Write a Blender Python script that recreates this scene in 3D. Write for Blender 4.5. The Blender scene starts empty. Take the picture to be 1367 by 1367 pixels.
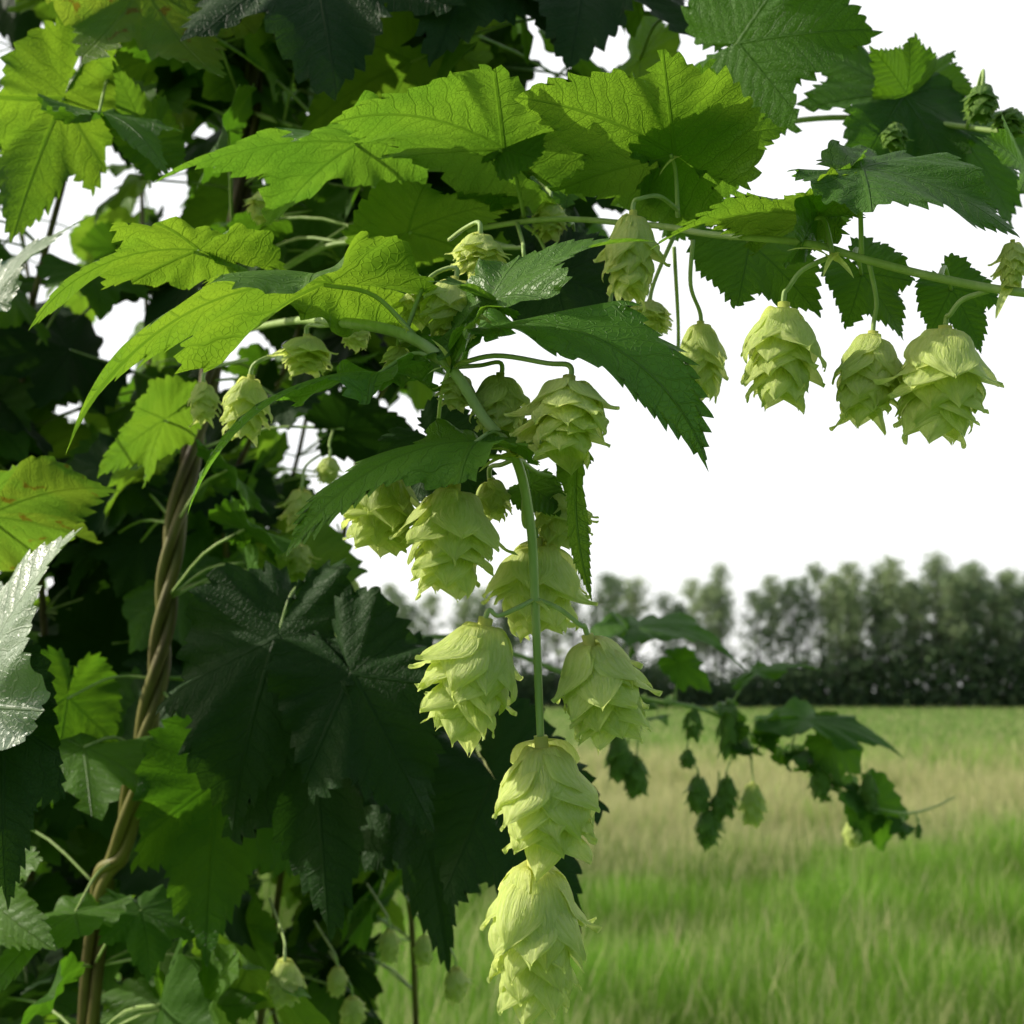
import bpy, math, random
import numpy as np
from mathutils import Vector, Matrix, Quaternion
random.seed(7); rng=np.random.default_rng(7)
S=bpy.context.scene
COL=S.collection
# ------------------------------------------------------------------ camera
T=0.466; PITCH=math.radians(9.35); CAM=np.array([0,0,1.5])
R_=np.array([1.0,0,0]); F_=np.array([0,math.cos(PITCH),math.sin(PITCH)]); U_=np.array([0,-math.sin(PITCH),math.cos(PITCH)])
def P(px,py,d):
    return CAM+d*(F_+T*(px-683.5)/683.5*R_+T*(683.5-py)/683.5*U_)
def proj(p):
    q=np.asarray(p)-CAM; d=q@F_
    return 683.5+(q@R_)/d/T*683.5, 683.5-(q@U_)/d/T*683.5, d
def CV(r,u,t): return r*R_+u*U_-t*F_
cd=bpy.data.cameras.new("camera"); cam=bpy.data.objects.new("camera",cd); COL.objects.link(cam)
cam.location=CAM; cam.rotation_euler=(math.pi/2+PITCH,0,0)
cd.sensor_width=36; cd.lens=18/T; cd.clip_start=0.02; cd.clip_end=5000
cd.dof.use_dof=True; cd.dof.focus_distance=0.385; cd.dof.aperture_fstop=16
S.camera=cam
S.view_settings.view_transform='Standard'; S.view_settings.look='None'; S.view_settings.exposure=0
# ------------------------------------------------------------------ light
A=math.radians(86); E=math.radians(34)
sd=Vector((-math.cos(E)*math.sin(A),math.cos(E)*math.cos(A),math.sin(E)))
sl=bpy.data.lights.new("sun",'SUN'); sl.energy=5.0; sl.angle=math.radians(0.6); sl.color=(1,0.95,0.80)
so=bpy.data.objects.new("sun",sl); COL.objects.link(so); so.rotation_euler=sd.to_track_quat('Z','Y').to_euler(); so.location=(-20,10,20)
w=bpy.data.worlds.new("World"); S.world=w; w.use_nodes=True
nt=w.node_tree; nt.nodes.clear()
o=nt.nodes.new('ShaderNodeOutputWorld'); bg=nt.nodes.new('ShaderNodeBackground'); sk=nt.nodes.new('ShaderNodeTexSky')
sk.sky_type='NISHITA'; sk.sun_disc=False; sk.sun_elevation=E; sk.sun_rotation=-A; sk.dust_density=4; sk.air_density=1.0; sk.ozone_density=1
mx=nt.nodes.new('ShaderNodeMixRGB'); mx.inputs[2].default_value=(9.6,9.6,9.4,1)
# white haze mixed in ahead only, unseen sky behind kept dark to deepen shade
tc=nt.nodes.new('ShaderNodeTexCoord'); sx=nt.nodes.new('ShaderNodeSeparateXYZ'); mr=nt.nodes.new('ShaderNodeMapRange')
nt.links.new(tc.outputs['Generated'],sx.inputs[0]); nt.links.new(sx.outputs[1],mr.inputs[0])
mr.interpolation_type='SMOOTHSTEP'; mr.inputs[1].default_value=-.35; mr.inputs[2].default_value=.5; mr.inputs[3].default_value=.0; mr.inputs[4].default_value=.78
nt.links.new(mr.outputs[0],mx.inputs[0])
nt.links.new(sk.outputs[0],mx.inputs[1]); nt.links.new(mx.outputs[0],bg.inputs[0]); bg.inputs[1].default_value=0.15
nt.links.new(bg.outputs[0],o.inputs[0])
# ------------------------------------------------------------------ node helpers
class NG:
    def __init__(s,name):
        s.m=bpy.data.materials.new(name); s.m.use_nodes=True; s.t=s.m.node_tree; s.t.nodes.clear()
    def n(s,typ,ins=None,**kw):
        x=s.t.nodes.new(typ)
        for k,v in kw.items(): setattr(x,k,v)
        if ins:
            for k,v in ins.items(): s.set(x.inputs[k],v)
        return x
    def set(s,sock,v):
        if isinstance(v,bpy.types.NodeSocket): s.t.links.new(v,sock)
        else: sock.default_value=v
    def math(s,op,a,b=0.0,c=0.0):
        x=s.n('ShaderNodeMath',{0:a,1:b,2:c},operation=op); return x.outputs[0]
    def mix(s,f,a,b,bt='MIX'):
        x=s.n('ShaderNodeMixRGB',{0:f,1:a,2:b},blend_type=bt); return x.outputs[0]
    def ss(s,v,a,b,lo=0.0,hi=1.0):
        x=s.n('ShaderNodeMapRange',{0:v,1:a,2:b,3:lo,4:hi},interpolation_type='SMOOTHSTEP'); return x.outputs[0]
    def noise(s,vec,scale,detail=2,rough=.5):
        return s.n('ShaderNodeTexNoise',{'Vector':vec,'Scale':scale,'Detail':detail,'Roughness':rough}).outputs[0]
    def out(s,sh): 
        x=s.n('ShaderNodeOutputMaterial'); s.t.links.new(sh,x.inputs[0]); return s.m
def c4(c): return (c[0],c[1],c[2],1)
def leaf_mat(name,top,top2,trans,back,tf=0.42,rough=0.52,spec=0.2,spots=0.0,simple=False):
    g=NG(name)
    uv=g.n('ShaderNodeUVMap').outputs[0]; geo=g.n('ShaderNodeNewGeometry'); pos=geo.outputs['Position']
    sp=g.n('ShaderNodeSeparateXYZ',{0:uv}); u=sp.outputs[0]; v=g.math('ABSOLUTE',sp.outputs[1])
    nz=g.noise(uv,9,1); 
    midw=g.math('MULTIPLY_ADD',u,-0.009,0.013)
    mid=g.ss(g.math('DIVIDE',v,midw),0.5,1.3,1,0)
    side=g.math('MULTIPLY',g.math('SIGN',sp.outputs[1]),.23)
    ph=g.math('FRACT',g.math('MULTIPLY_ADD',g.math('ADD',g.math('MULTIPLY_ADD',v,-0.85,u),g.math('MULTIPLY',nz,0.08)),9.5,side))
    dd=g.math('ABSOLUTE',g.math('SUBTRACT',ph,0.5))
    sec=g.ss(dd,0.015,0.08,1,0)
    vor=g.n('ShaderNodeTexVoronoi',{'Vector':uv,'Scale':45.0},feature='DISTANCE_TO_EDGE').outputs[0]
    ter=g.ss(vor,0.0,0.12,1,0)
    vein=g.math('MAXIMUM',mid,g.math('MULTIPLY',sec,0.6))
    vein2=g.math('MAXIMUM',vein,g.math('MULTIPLY',ter,0.25))
    at=g.n('ShaderNodeAttribute',attribute_name='tint').outputs['Fac']
    rnd=g.math('FRACT',g.math('ADD',g.n('ShaderNodeObjectInfo').outputs['Random'],at))
    n2=g.noise(pos,26,2,.6)
    fac=g.ss(g.math('ADD',g.math('MULTIPLY',n2,.6),g.math('MULTIPLY',rnd,.6)),.25,.95)
    col=g.mix(fac,c4(top),c4(top2))
    tr=g.mix(g.math('MULTIPLY',rnd,.6),c4(trans),c4((trans[0]*1.5,trans[1]*1.15,trans[2])))
    tr=g.mix(g.ss(n2,.35,.7,0,.55),tr,c4((trans[0]*.45,trans[1]*.6,trans[2]*.6)))
    tr=g.mix(g.math('MULTIPLY',vein2,.7),tr,c4((trans[0]*.4,trans[1]*.45,trans[2]*.4)))
    col=g.mix(g.math('MULTIPLY',vein,.4),col,c4((top2[0]*1.7+.01,top2[1]*1.5+.01,top2[2]*1.4+.003)))
    col=g.mix(g.math('MULTIPLY',geo.outputs['Backfacing'],.7),col,c4(back))
    if spots:
        sn=g.ss(g.noise(uv,7,3,.6),.60,.68,0,spots)
        yn=g.ss(g.noise(uv,2.5,2,.5),.45,.6,0,.4)
        tr=g.mix(yn,tr,(.34,.42,.03,1)); col=g.mix(yn,col,(.18,.25,.03,1))
        col=g.mix(sn,col,(.16,.09,.015,1)); tr=g.mix(sn,tr,(.2,.12,.01,1))
    h=g.math('SUBTRACT',g.math('MULTIPLY',g.math('POWER',dd,.6),-.55),g.math('MULTIPLY',vein2,0.7))
    bp=g.n('ShaderNodeBump',{'Height':h,'Strength':.9,'Distance':.0015}).outputs[0]
    pr=g.n('ShaderNodeBsdfPrincipled',{'Base Color':col,'Roughness':rough,'Specular IOR Level':spec,'Normal':bp})
    tb=g.n('ShaderNodeBsdfTranslucent',{'Color':tr,'Normal':bp})
    m=g.n('ShaderNodeMixShader',{0:tf,1:pr.outputs[0],2:tb.outputs[0]})
    return g.out(m.outputs[0])
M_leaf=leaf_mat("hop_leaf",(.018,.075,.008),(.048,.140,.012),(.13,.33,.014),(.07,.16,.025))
M_mid=leaf_mat("hop_leaf_mid",(.040,.130,.014),(.085,.205,.022),(.19,.42,.025),(.10,.21,.04),tf=.45,spec=.42,rough=.40)  # green midway between the plain leaf and the brightest one
M_lite=leaf_mat("hop_leaf_lit",(.055,.155,.014),(.10,.22,.020),(.20,.39,.022),(.11,.22,.04),tf=.5,spec=.3,rough=.45)  # brighter leaf copy, sunlit look put into colour and translucency
M_dark=leaf_mat("hop_leaf_shaded",(.005,.020,.005),(.010,.038,.008),(.04,.12,.008),(.025,.06,.018),tf=.22,rough=.55,spec=.12)  # near-black leaf copy, shade inside the plant put into its colour
M_silv=leaf_mat("hop_leaf_pale",(.13,.21,.12),(.23,.31,.20),(.2,.36,.08),(.26,.34,.22),tf=.18,rough=.36,spec=.8)  # pale underside tone, silvery light sheen also put into the colour
M_yell=leaf_mat("hop_leaf_spotted",(.06,.15,.02),(.10,.20,.03),(.22,.41,.03),(.13,.22,.05),tf=.5,spots=.8)
def cone_mat(name,k=(1,1,1)):
    g=NG(name); uv=g.n('ShaderNodeUVMap').outputs[0]; geo=g.n('ShaderNodeNewGeometry'); pos=geo.outputs['Position']
    def C(a,b,c): return (a*k[0],b*k[1],c*k[2],1)
    sp=g.n('ShaderNodeSeparateXYZ',{0:uv}); s=sp.outputs[0]; v=sp.outputs[1]
    a=g.math('SINE',g.math('MULTIPLY',v,25.0)); 
    n=g.noise(g.n('ShaderNodeVectorMath',{0:uv,1:(3,9,1)},operation='MULTIPLY').outputs[0],3,3,.6)
    rnd=g.n('ShaderNodeObjectInfo').outputs['Random']
    col=g.mix(g.ss(n,.3,.7),C(.68,.79,.23),C(.81,.87,.40))
    col=g.mix(g.ss(s,.0,.45,.7,0),col,C(.74,.72,.15))
    col=g.mix(g.ss(s,.84,1.0,0,.5),col,C(.58,.75,.28))
    col=g.mix(g.math('MULTIPLY',g.ss(a,.6,1),.25),col,C(.48,.66,.18))
    col=g.mix(g.math('MULTIPLY',rnd,.25),col,C(.56,.72,.22))
    h=g.math('ADD',g.math('MULTIPLY',a,.5),g.math('MULTIPLY',n,2.6))
    bp=g.n('ShaderNodeBump',{'Height':h,'Strength':.55,'Distance':.0008}).outputs[0]
    pr=g.n('ShaderNodeBsdfPrincipled',{'Base Color':col,'Roughness':.5,'Specular IOR Level':.3,'Normal':bp})
    tb=g.n('ShaderNodeBsdfTranslucent',{'Color':g.mix(.5,col,C(.92,.97,.28)),'Normal':bp})
    return g.out(g.n('ShaderNodeMixShader',{0:.52,1:pr.outputs[0],2:tb.outputs[0]}).outputs[0])
M_cone=cone_mat("hop_bract"); M_coned=cone_mat("hop_bract_shaded",(.32,.48,.30))  # second bract copy darkened so its colour carries the shade
def stem_mat(name,a,b,scale=60,rough=.55):
    g=NG(name); geo=g.n('ShaderNodeNewGeometry'); pos=geo.outputs['Position']
    st=g.n('ShaderNodeVectorMath',{0:pos,1:(1,1,.15)},operation='MULTIPLY').outputs[0]
    n=g.noise(st,scale*4,3,.6); n2=g.noise(pos,scale*.4,1)
    col=g.mix(g.ss(g.math('ADD',g.math('MULTIPLY',n,.5),g.math('MULTIPLY',n2,.5)),.35,.65),c4(a),c4(b))
    bp=g.n('ShaderNodeBump',{'Height':n,'Strength':.6,'Distance':.0008}).outputs[0]
    pr=g.n('ShaderNodeBsdfPrincipled',{'Base Color':col,'Roughness':rough,'Specular IOR Level':.3,'Normal':bp})
    return g.out(pr.outputs[0])
M_stem=stem_mat("green_stem",(.24,.36,.09),(.38,.48,.20))
M_bine=stem_mat("woody_bine",(.060,.040,.018),(.17,.16,.04),25)
# ------------------------------------------------------------------ mesh helpers
def mk_mesh(name,verts,loops,totals,mat,uv=None,tint=None,smooth=True,col=None):
    me=bpy.data.meshes.new(name); verts=np.asarray(verts,dtype=np.float32); loops=np.asarray(loops,dtype=np.int32); totals=np.asarray(totals,dtype=np.int32)
    me.vertices.add(len(verts)); me.vertices.foreach_set('co',verts.ravel())
    me.loops.add(len(loops)); me.loops.foreach_set('vertex_index',loops)
    st=np.concatenate([[0],np.cumsum(totals)[:-1]]).astype(np.int32)
    me.polygons.add(len(totals)); me.polygons.foreach_set('loop_start',st); me.polygons.foreach_set('loop_total',totals)
    me.polygons.foreach_set('use_smooth',np.full(len(totals),smooth))
    me.update(calc_edges=True)
    if uv is not None:
        l=me.uv_layers.new(name="UVMap"); l.data.foreach_set('uv',np.asarray(uv,dtype=np.float32).ravel())
    if tint is not None:
        a=me.attributes.new('tint','FLOAT','POINT'); a.data.foreach_set('value',np.asarray(tint,dtype=np.float32))
    if col is not None:
        a=me.attributes.new('bcol','FLOAT_COLOR','POINT'); a.data.foreach_set('color',np.asarray(col,dtype=np.float32).ravel())
    me.materials.append(mat); me.validate(); return me
def grid_loops(nu,nv,off=0,wrap=False):
    q=[]
    for i in range(nu-1):
        for j in range(nv if wrap else nv-1):
            j2=(j+1)%nv
            q.append((off+i*nv+j,off+i*nv+j2,off+(i+1)*nv+j2,off+(i+1)*nv+j))
    return np.array(q,dtype=np.int32)
def smooth_path(pts,n=8):
    p=[np.asarray(x,float) for x in pts]
    if len(p)==2: return np.array([p[0]+(p[1]-p[0])*k/n for k in range(n+1)])
    q=[2*p[0]-p[1]]+p+[2*p[-1]-p[-2]]; out=[]
    for i in range(1,len(q)-2):
        for k in range(n):
            t=k/n; a,b,c,d=q[i-1],q[i],q[i+1],q[i+2]
            out.append(.5*((2*b)+(-a+c)*t+(2*a-5*b+4*c-d)*t*t+(-a+3*b-3*c+d)*t**3))
    out.append(p[-1]); return np.array(out)
def tube(path,rad,ns=8,node=None):
    n=len(path); rad=np.broadcast_to(np.asarray(rad,float),(n,)) if np.ndim(rad)==0 else np.interp(np.linspace(0,1,n),np.linspace(0,1,len(rad)),rad)
    tg=np.gradient(path,axis=0); tg/=np.linalg.norm(tg,axis=1)[:,None]+1e-12
    nrm=np.cross(tg[0],[.3,.2,.9]); nrm/=np.linalg.norm(nrm); V=[]
    for i in range(n):
        nrm=nrm-tg[i]*(nrm@tg[i]); nrm/=np.linalg.norm(nrm); b=np.cross(tg[i],nrm)
        for k in range(ns):
            a=2*math.pi*k/ns; V.append(path[i]+rad[i]*(1+.08*(k%2))*(math.cos(a)*nrm+math.sin(a)*b))
    q=grid_loops(n,ns,0,True); V=np.array(V)
    caps=[list(range(ns))[::-1],[ (n-1)*ns+k for k in range(ns)]]
    loops=np.concatenate([q.ravel(),np.array(caps).ravel()]); tot=np.concatenate([np.full(len(q),4),[ns,ns]])
    return V,loops,tot
class Acc:
    def __init__(s): s.V=[];s.L=[];s.T=[];s.UV=[];s.TI=[];s.n=0
    def add(s,V,L,Tt,uv=None,ti=0.0):
        s.V.append(V); s.L.append(np.asarray(L)+s.n); s.T.append(Tt); s.n+=len(V)
        s.UV.append(uv if uv is not None else np.zeros((len(L),2))); s.TI.append(np.full(len(V),ti))
    def mesh(s,name,mat,smooth=True): return mk_mesh(name,np.concatenate(s.V),np.concatenate(s.L),np.concatenate(s.T),mat,np.concatenate(s.UV),np.concatenate(s.TI),smooth)
# ------------------------------------------------------------------ leaf shape
PROF={
 'tri':([0,3,8,15,23,30,35,40,46,52,58,66,80,100,120,140,158,170,178],[1.0,.92,.82,.73,.66,.59,.545,.60,.68,.76,.70,.63,.58,.55,.53,.51,.46,.34,.08],[0,51]),
 'five':([0,3,8,14,22,29,34,39,44,50,57,66,74,80,88,96,104,118,135,152,168,178],[1.0,.93,.84,.75,.66,.56,.51,.60,.71,.82,.73,.61,.54,.57,.63,.68,.61,.55,.52,.48,.34,.08],[0,50,96]),
 'ovate':([0,3,8,15,25,38,52,68,85,105,125,145,160,172,178],[1.0,.94,.86,.77,.68,.60,.54,.50,.47,.44,.42,.39,.34,.2,.05],[0,62]),
 'lance':([0,2,5,9,15,24,36,52,75,100,130,155,172,178],[1.0,.93,.82,.68,.52,.38,.30,.25,.22,.20,.18,.16,.10,.04],[0]),
 'long':([0,1.5,4,8,14,21,30,42,52,60,72,90,110,135,155,172,178],[1.0,.93,.83,.72,.61,.52,.44,.40,.42,.36,.32,.30,.28,.26,.24,.14,.05],[0,52]),
}
def leaf_geom(kind='tri',na=288,nr=12,fold=.15,droop=.8,ldroop=.3,wave=.05,seed=0,wx=1.0,teeth=1.0):
    r=random.Random(seed); ang,rad,lob=PROF[kind]
    th=np.linspace(0,178,600); rr=np.interp(th,ang,rad)
    rr=np.convolve(np.pad(rr,6,'edge'),np.ones(7)/7,'same')[6:-6]; rr[0:2]=1.0
    ox=rr*np.cos(np.radians(th)); oy=rr*np.sin(np.radians(th))
    seg=np.hypot(np.diff(ox),np.diff(oy)); cl=np.concatenate([[0],np.cumsum(seg)]); h=na//2
    def side(sg):
        s=np.linspace(0,cl[-1],h+1); x=np.interp(s,cl,ox); y=np.interp(s,cl,oy)
        tx=np.gradient(x); ty=np.gradient(y); l=np.hypot(tx,ty); nx,ny=-ty/l,tx/l
        sgn=np.sign(nx*x+ny*y); nx*=sgn; ny*=sgn
        per=6 if na>200 else 4; k=np.arange(h+1); ph=(per-(k%per))%per; saw=np.where(ph==0,0.0,ph/(per-1.0)); saw=saw-.35
        big=1+.35*np.sin(k*.31+seed)+.25*np.sin(k*.83+seed*2)
        am=teeth*.050*big*saw*np.clip(k/10,0.0,1); am[-3:]=0
        sc=(1+.05*np.sin(k*.04*r.uniform(1,3)+r.uniform(0,6)))
        w_=sg*wx*r.uniform(.93,1.07)
        x2=x+nx*am-.6*tx/l*np.abs(am); y2=y+ny*am-.6*ty/l*np.abs(am)
        return x*sc,y*sc*w_,x2*sc,y2*sc*w_
    a=side(1); b=side(-1)
    X,Y,XT,YT=[np.concatenate([a[i][::-1],b[i][1:]]) for i in range(4)]; n=len(X)
    f=(np.arange(nr+1)/nr)**.75; f[0]=.004; f[-2]=.945
    VX=f[:,None]*X[None]; VY=f[:,None]*Y[None]; VX[-1]=XT; VY[-1]=YT; theta=np.arctan2(Y,X)
    FX,FY=VX.copy(),VY.copy()
    p1,p2=r.uniform(0,6),r.uniform(0,6)
    Z=fold*np.sqrt(VY**2+.002)+wave*(f[:,None]**2)*np.sin(theta*4+p1)[None]+.4*wave*(f[:,None]**3)*np.sin(theta*13+p2)[None]
    for aa in lob[1:]:
        for sg in (1,-1):
            d=np.abs(theta-sg*math.radians(aa)); Z-= (.06*f[:,None]**1.5*np.exp(-(d/.3)**2)[None])
    def bend(a,z,k):
        if abs(k)<1e-4: return a,z
        return (1/k+z)*np.sin(k*a),(1/k+z)*np.cos(k*a)-1/k
    VY,Z=bend(VY,Z,ldroop); VX,Z=bend(VX,Z,droop)
    V=np.stack([VX,VY,Z],-1).reshape(-1,3)
    q=grid_loops(nr+1,n)[:, ::-1]
    fx=FX.ravel(); fy=FY.ravel(); tt=np.degrees(np.arctan2(fy,fx))[q].mean(1); 
    la=[0]+[s*a for a in lob[1:] for s in (1,-1)]; la=np.array(la,float)
    idx=np.abs(tt[:,None]-la[None]).argmin(1); ph=np.radians(la[idx])[:,None]
    qx,qy=fx[q],fy[q]; uv=np.stack([qx*np.cos(ph)+qy*np.sin(ph),-qx*np.sin(ph)+qy*np.cos(ph)],-1).reshape(-1,2)
    tip=V[nr*n+h]
    return V,q.ravel(),np.full(len(q),4),uv,tip
def leaf_frame(B,Tp,nh,tip):
    B=np.asarray(B);d=np.asarray(Tp)-B; L=np.linalg.norm(d); w1=d/L; w3=nh-(nh@w1)*w1; w3/=np.linalg.norm(w3); w2=np.cross(w3,w1)
    tl=np.linalg.norm(tip); e1=tip/tl; e2=np.array([0,1.,0]); e2=e2-(e2@e1)*e1; e2/=np.linalg.norm(e2); e3=np.cross(e1,e2)
    Rm=np.stack([w1,w2,w3],1)@np.stack([e1,e2,e3],1).T
    return Rm,L/tl
# ------------------------------------------------------------------ plant root
root_loc=P(120,1367,.75); root_loc=np.array([root_loc[0]-.03,root_loc[1]+.02,0.0])
plant=bpy.data.objects.new("hop_plant",None); plant.location=root_loc; plant.empty_display_size=.2; COL.objects.link(plant)
plant["label"]="climbing hop plant with pale green hanging cones and serrated leaves"; plant["category"]="hop plant"
PINV=Matrix.Translation(-Vector(root_loc))
def part(name,me,mat4=None,label=None):
    ob=bpy.data.objects.new(name,me); COL.objects.link(ob); ob.parent=plant; ob.matrix_parent_inverse=PINV
    if mat4 is not None: ob.matrix_basis=mat4
    if label: ob["label"]=label
    return ob
def m4(Rm,s,B):
    M=Matrix([[*(Rm[i]*s),B[i]] for i in range(3)]+[[0,0,0,1]]); return M
def add_stem(name,pts,rad,mat,ns=8,n=8,label=None):
    V,L,Tt=tube(smooth_path(pts,n),rad,ns); return part(name,mk_mesh(name,V,L,Tt,mat,np.zeros((len(L),2))),None,label)
def child_tube(parent,name,pts,rad,mat,ns=6,n=6):
    V,L,Tt=tube(smooth_path(pts,n),rad,ns); MI=np.array(parent.matrix_basis.inverted())
    V=V@MI[:3,:3].T+MI[:3,3]; me=mk_mesh(name,V,L,Tt,mat,np.zeros((len(L),2)))
    ob=bpy.data.objects.new(name,me); COL.objects.link(ob); ob.parent=parent; return ob
nleaf=0
def hero_leaf(b,t,nh,mat,kind='tri',fold=.15,droop=.8,ldroop=.3,wave=.05,wx=1.0,pet=None,label=None,seed=None,teeth=1.0,na=288,nr=12):
    global nleaf; nleaf+=1
    V,L,Tt,uv,tip=leaf_geom(kind,na=na,nr=nr,fold=fold,droop=droop,ldroop=ldroop,wave=wave,seed=seed if seed is not None else nleaf*13,wx=wx,teeth=teeth)
    B=P(*b); nv=CV(*nh); nv=nv/np.linalg.norm(nv)
    Rm,s=leaf_frame(B,P(*t),nv,tip)
    me=mk_mesh("leaf",V,L,Tt,mat,uv); ob=part("leaf",me,m4(Rm,s,B),label)
    if pet is not None:
        Pp=P(*pet); mid=(Pp+B)/2+np.array([0,0,.006]); child_tube(ob,"petiole",[Pp,mid,B+Rm[:,0]*s*.02-Rm[:,2]*.0008],[.0010,.0008,.0007],M_stem)
    return ob
# ------------------------------------------------------------------ cones
def cone_geom(seed,n=36,mat=None):
    r=random.Random(seed); acc=Acc(); nu,nv=14,9
    for i in range(n):
        t=i/(n-1); z0=-.03-.62*t**.95; th=i*2.39996+r.uniform(-.30,.30)
        Rm=.285*(1-.44*t**1.7)*(.74+.26*min(1,t*6))*r.uniform(.88,1.1)
        bl=(.42-.08*t)*r.uniform(.85,1.15); bw=(.215-.055*t)*r.uniform(.85,1.15)
        fl=(r.uniform(.02,.12) if r.random()<.5 else r.uniform(.13,.27))*(1-.4*t)*(1 if t>.10 else .8)
        s=np.linspace(0,1,nu)[:,None]; v=np.linspace(-1,1,nv)[None]
        rs=.03+Rm*np.sin(np.clip(s*1.35,0,1)*math.pi/2)**.85*(1-(.06+.44*t)*np.clip(s-.45,0,1)**1.5*1.6)+fl*s**2.8
        zs=z0+.07*np.sin(np.clip(s*2,0,1)*math.pi)*(1-t)-bl*s**1.2+.50*fl*s**4
        wv=bw*np.where(s<.44,(np.clip(s,1e-3,1)/.44)**.5,(1-np.clip((s-.44)/.56,0,1)**1.5)**1.35)
        wv=np.maximum(wv,.003)
        lat=v*wv
        tw=r.uniform(-.35,.35); cup=r.uniform(.5,1.0)
        rr=rs-cup*lat**2/np.maximum(rs,.12)+ .010*np.cos(v*math.pi*3.2)*np.sin(s*math.pi)+tw*lat*s
        rr=rr+.025*np.sin(s*8+r.uniform(0,6))*np.abs(v)*s+.012*np.sin(s*9+v*3+r.uniform(0,6))
        lat=lat+r.uniform(-.08,.08)*s**2
        x=rr*math.cos(th)-lat*math.sin(th); y=rr*math.sin(th)+lat*math.cos(th)
        V=np.stack([x,y,zs+0*x+.02*np.sin(v*3+r.uniform(0,6))*s],-1).reshape(-1,3); q=grid_loops(nu,nv)
        su=np.broadcast_to(s,(nu,nv)).ravel(); vv=np.broadcast_to(v*.5,(nu,nv)).ravel()
        uv=np.stack([su[q],vv[q]],-1).reshape(-1,2)
        acc.add(V,q.ravel(),np.full(len(q),4),uv)
    V,L,Tt=tube(np.array([[0,0,.03],[0,0,-.3],[0,0,-.7]]),[.05,.05,.03],6); acc.add(V,L,Tt)
    return acc.mesh("hop_cone",mat or M_cone)
CONES=[cone_geom(k*43+9,n) for k,n in enumerate((32,34,31,33,30,34,36,29))]
CONED=[cone_geom(k*29+4,n,M_coned) for k,n in enumerate((28,24,26))]
ncone=0
def cone(a,b,wpx,pet=None,label=None,var=None,lib=None):
    """a: stalk end, b: tip (both as point tuples), wpx: width in same units"""
    global ncone; ncone+=1
    A_=P(*a); B_=P(*b); d=A_-B_; L=np.linalg.norm(d); z=d/L; lib=lib or CONES
    Wm=wpx*T/683.5*a[2]; sxy=Wm/.80
    x=np.cross([.13,1,.2],z); x/=np.linalg.norm(x); y=np.cross(z,x); ang=ncone*1.7
    x2=math.cos(ang)*x+math.sin(ang)*y; y2=np.cross(z,x2)
    M=Matrix([[x2[i]*sxy,y2[i]*sxy,z[i]*L/1.0,A_[i]] for i in range(3)]+[[0,0,0,1]])
    ob=part("hop_cone",lib[(ncone if var is None else var)%len(lib)],M,label)
    if pet is not None:
        pts=[P(*p) for p in pet]+[A_+z*.004,A_-z*.004]
        child_tube(ob,"stalk",pts,[.0009,.0008,.0010],M_stem)
    return ob
# ------------------------------------------------------------------ bines and shoots
main=[(120,1367,.72),(165,1120,.715),(210,900,.71),(235,700,.72),(290,450,.75),(335,150,.80),(350,-120,.82),(360,-420,.85)]
mp=[P(*p) for p in main]; mp=[np.array([root_loc[0],root_loc[1],.0]),np.array([root_loc[0]+.03,root_loc[1]+.03,.55])]+mp
path=smooth_path(mp,24)
for k in range(3):
    tt=np.arange(len(path))*.20+k*2.1; off=.0042
    pth=path+np.stack([np.cos(tt)*off,np.sin(tt)*off,0*tt],-1)
    V,L,Tt=tube(pth,[.0040,.0036,.0030-.0005*k],9); part("bine",mk_mesh("bine",V,L,Tt,M_bine,np.zeros((len(L),2))),None,"twisted brown woody hop bine")
bines={}
bines['b2']=[(10,1500,.92),(60,900,.92),(30,500,.90),(110,100,.90),(90,-350,.9)]
bines['b3']=[(330,1500,.98),(385,1000,.98),(300,700,.96),(420,350,.95),(440,-350,.95)]
bines['b4']=[(560,1500,1.05),(540,1150,1.03),(450,900,1.0),(480,600,1.0),(560,350,.97),(540,-350,.95)]
bines['b5']=[(180,1500,1.2),(150,1000,1.2),(200,600,1.2),(190,200,1.2),(230,-300,1.2)]
bines['b6']=[(400,1500,1.25),(300,1000,1.25),(400,600,1.25),(480,200,1.25),(640,-250,1.2)]
bines['b7']=[(10,1500,1.3),(0,1000,1.3),(60,600,1.3),(20,200,1.3),(30,-300,1.3)]
bines['shade_o1']=[(-160,1500,.92),(-120,800,.92),(-180,200,.92),(-150,-600,.92)]  # unseen bines outside the frame, added so their leaves shade inner foliage
bines['shade_o2']=[(-420,1500,.98),(-380,800,.98),(-430,200,.98),(-400,-500,.98)]
bines['h1']=[(335,150,.80),(600,230,.74),(860,215,.66),(1050,163,.60),(1200,160,.58),(1367,180,.53),(1500,190,.52)]
bines['h2']=[(340,60,.80),(560,20,.76),(760,10,.7),(980,20,.62),(1150,-60,.58)]
bines['h4']=[(300,420,.78),(430,330,.72),(620,330,.62),(780,330,.58)]
bines['h5']=[(420,350,.95),(600,240,.9),(800,180,.85),(950,120,.8)]
SP={}
for k,v in bines.items():
    pts=[P(*p) for p in v]; add_stem("bine" if k[0]!='h' else "shoot",pts,[.003,.0025,.0018] if k[0]!='h' else [.0018,.0015,.0013],M_bine if k[0]!='h' else M_stem,7)
    SP[k]=smooth_path(pts,10)
SP['main']=path
sh_r=[(300,450,.78),(480,350,.60),(690,297,.50),(860,300,.45),(950,313,.42),(1080,325,.40),(1150,345,.39),(1240,368,.38),(1345,388,.37),(1480,400,.36)]
add_stem("shoot",[P(*p) for p in sh_r],[.0012,.0012,.0012,.0014,.0015],M_stem,10,label="long green side shoot carrying cones")
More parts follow.
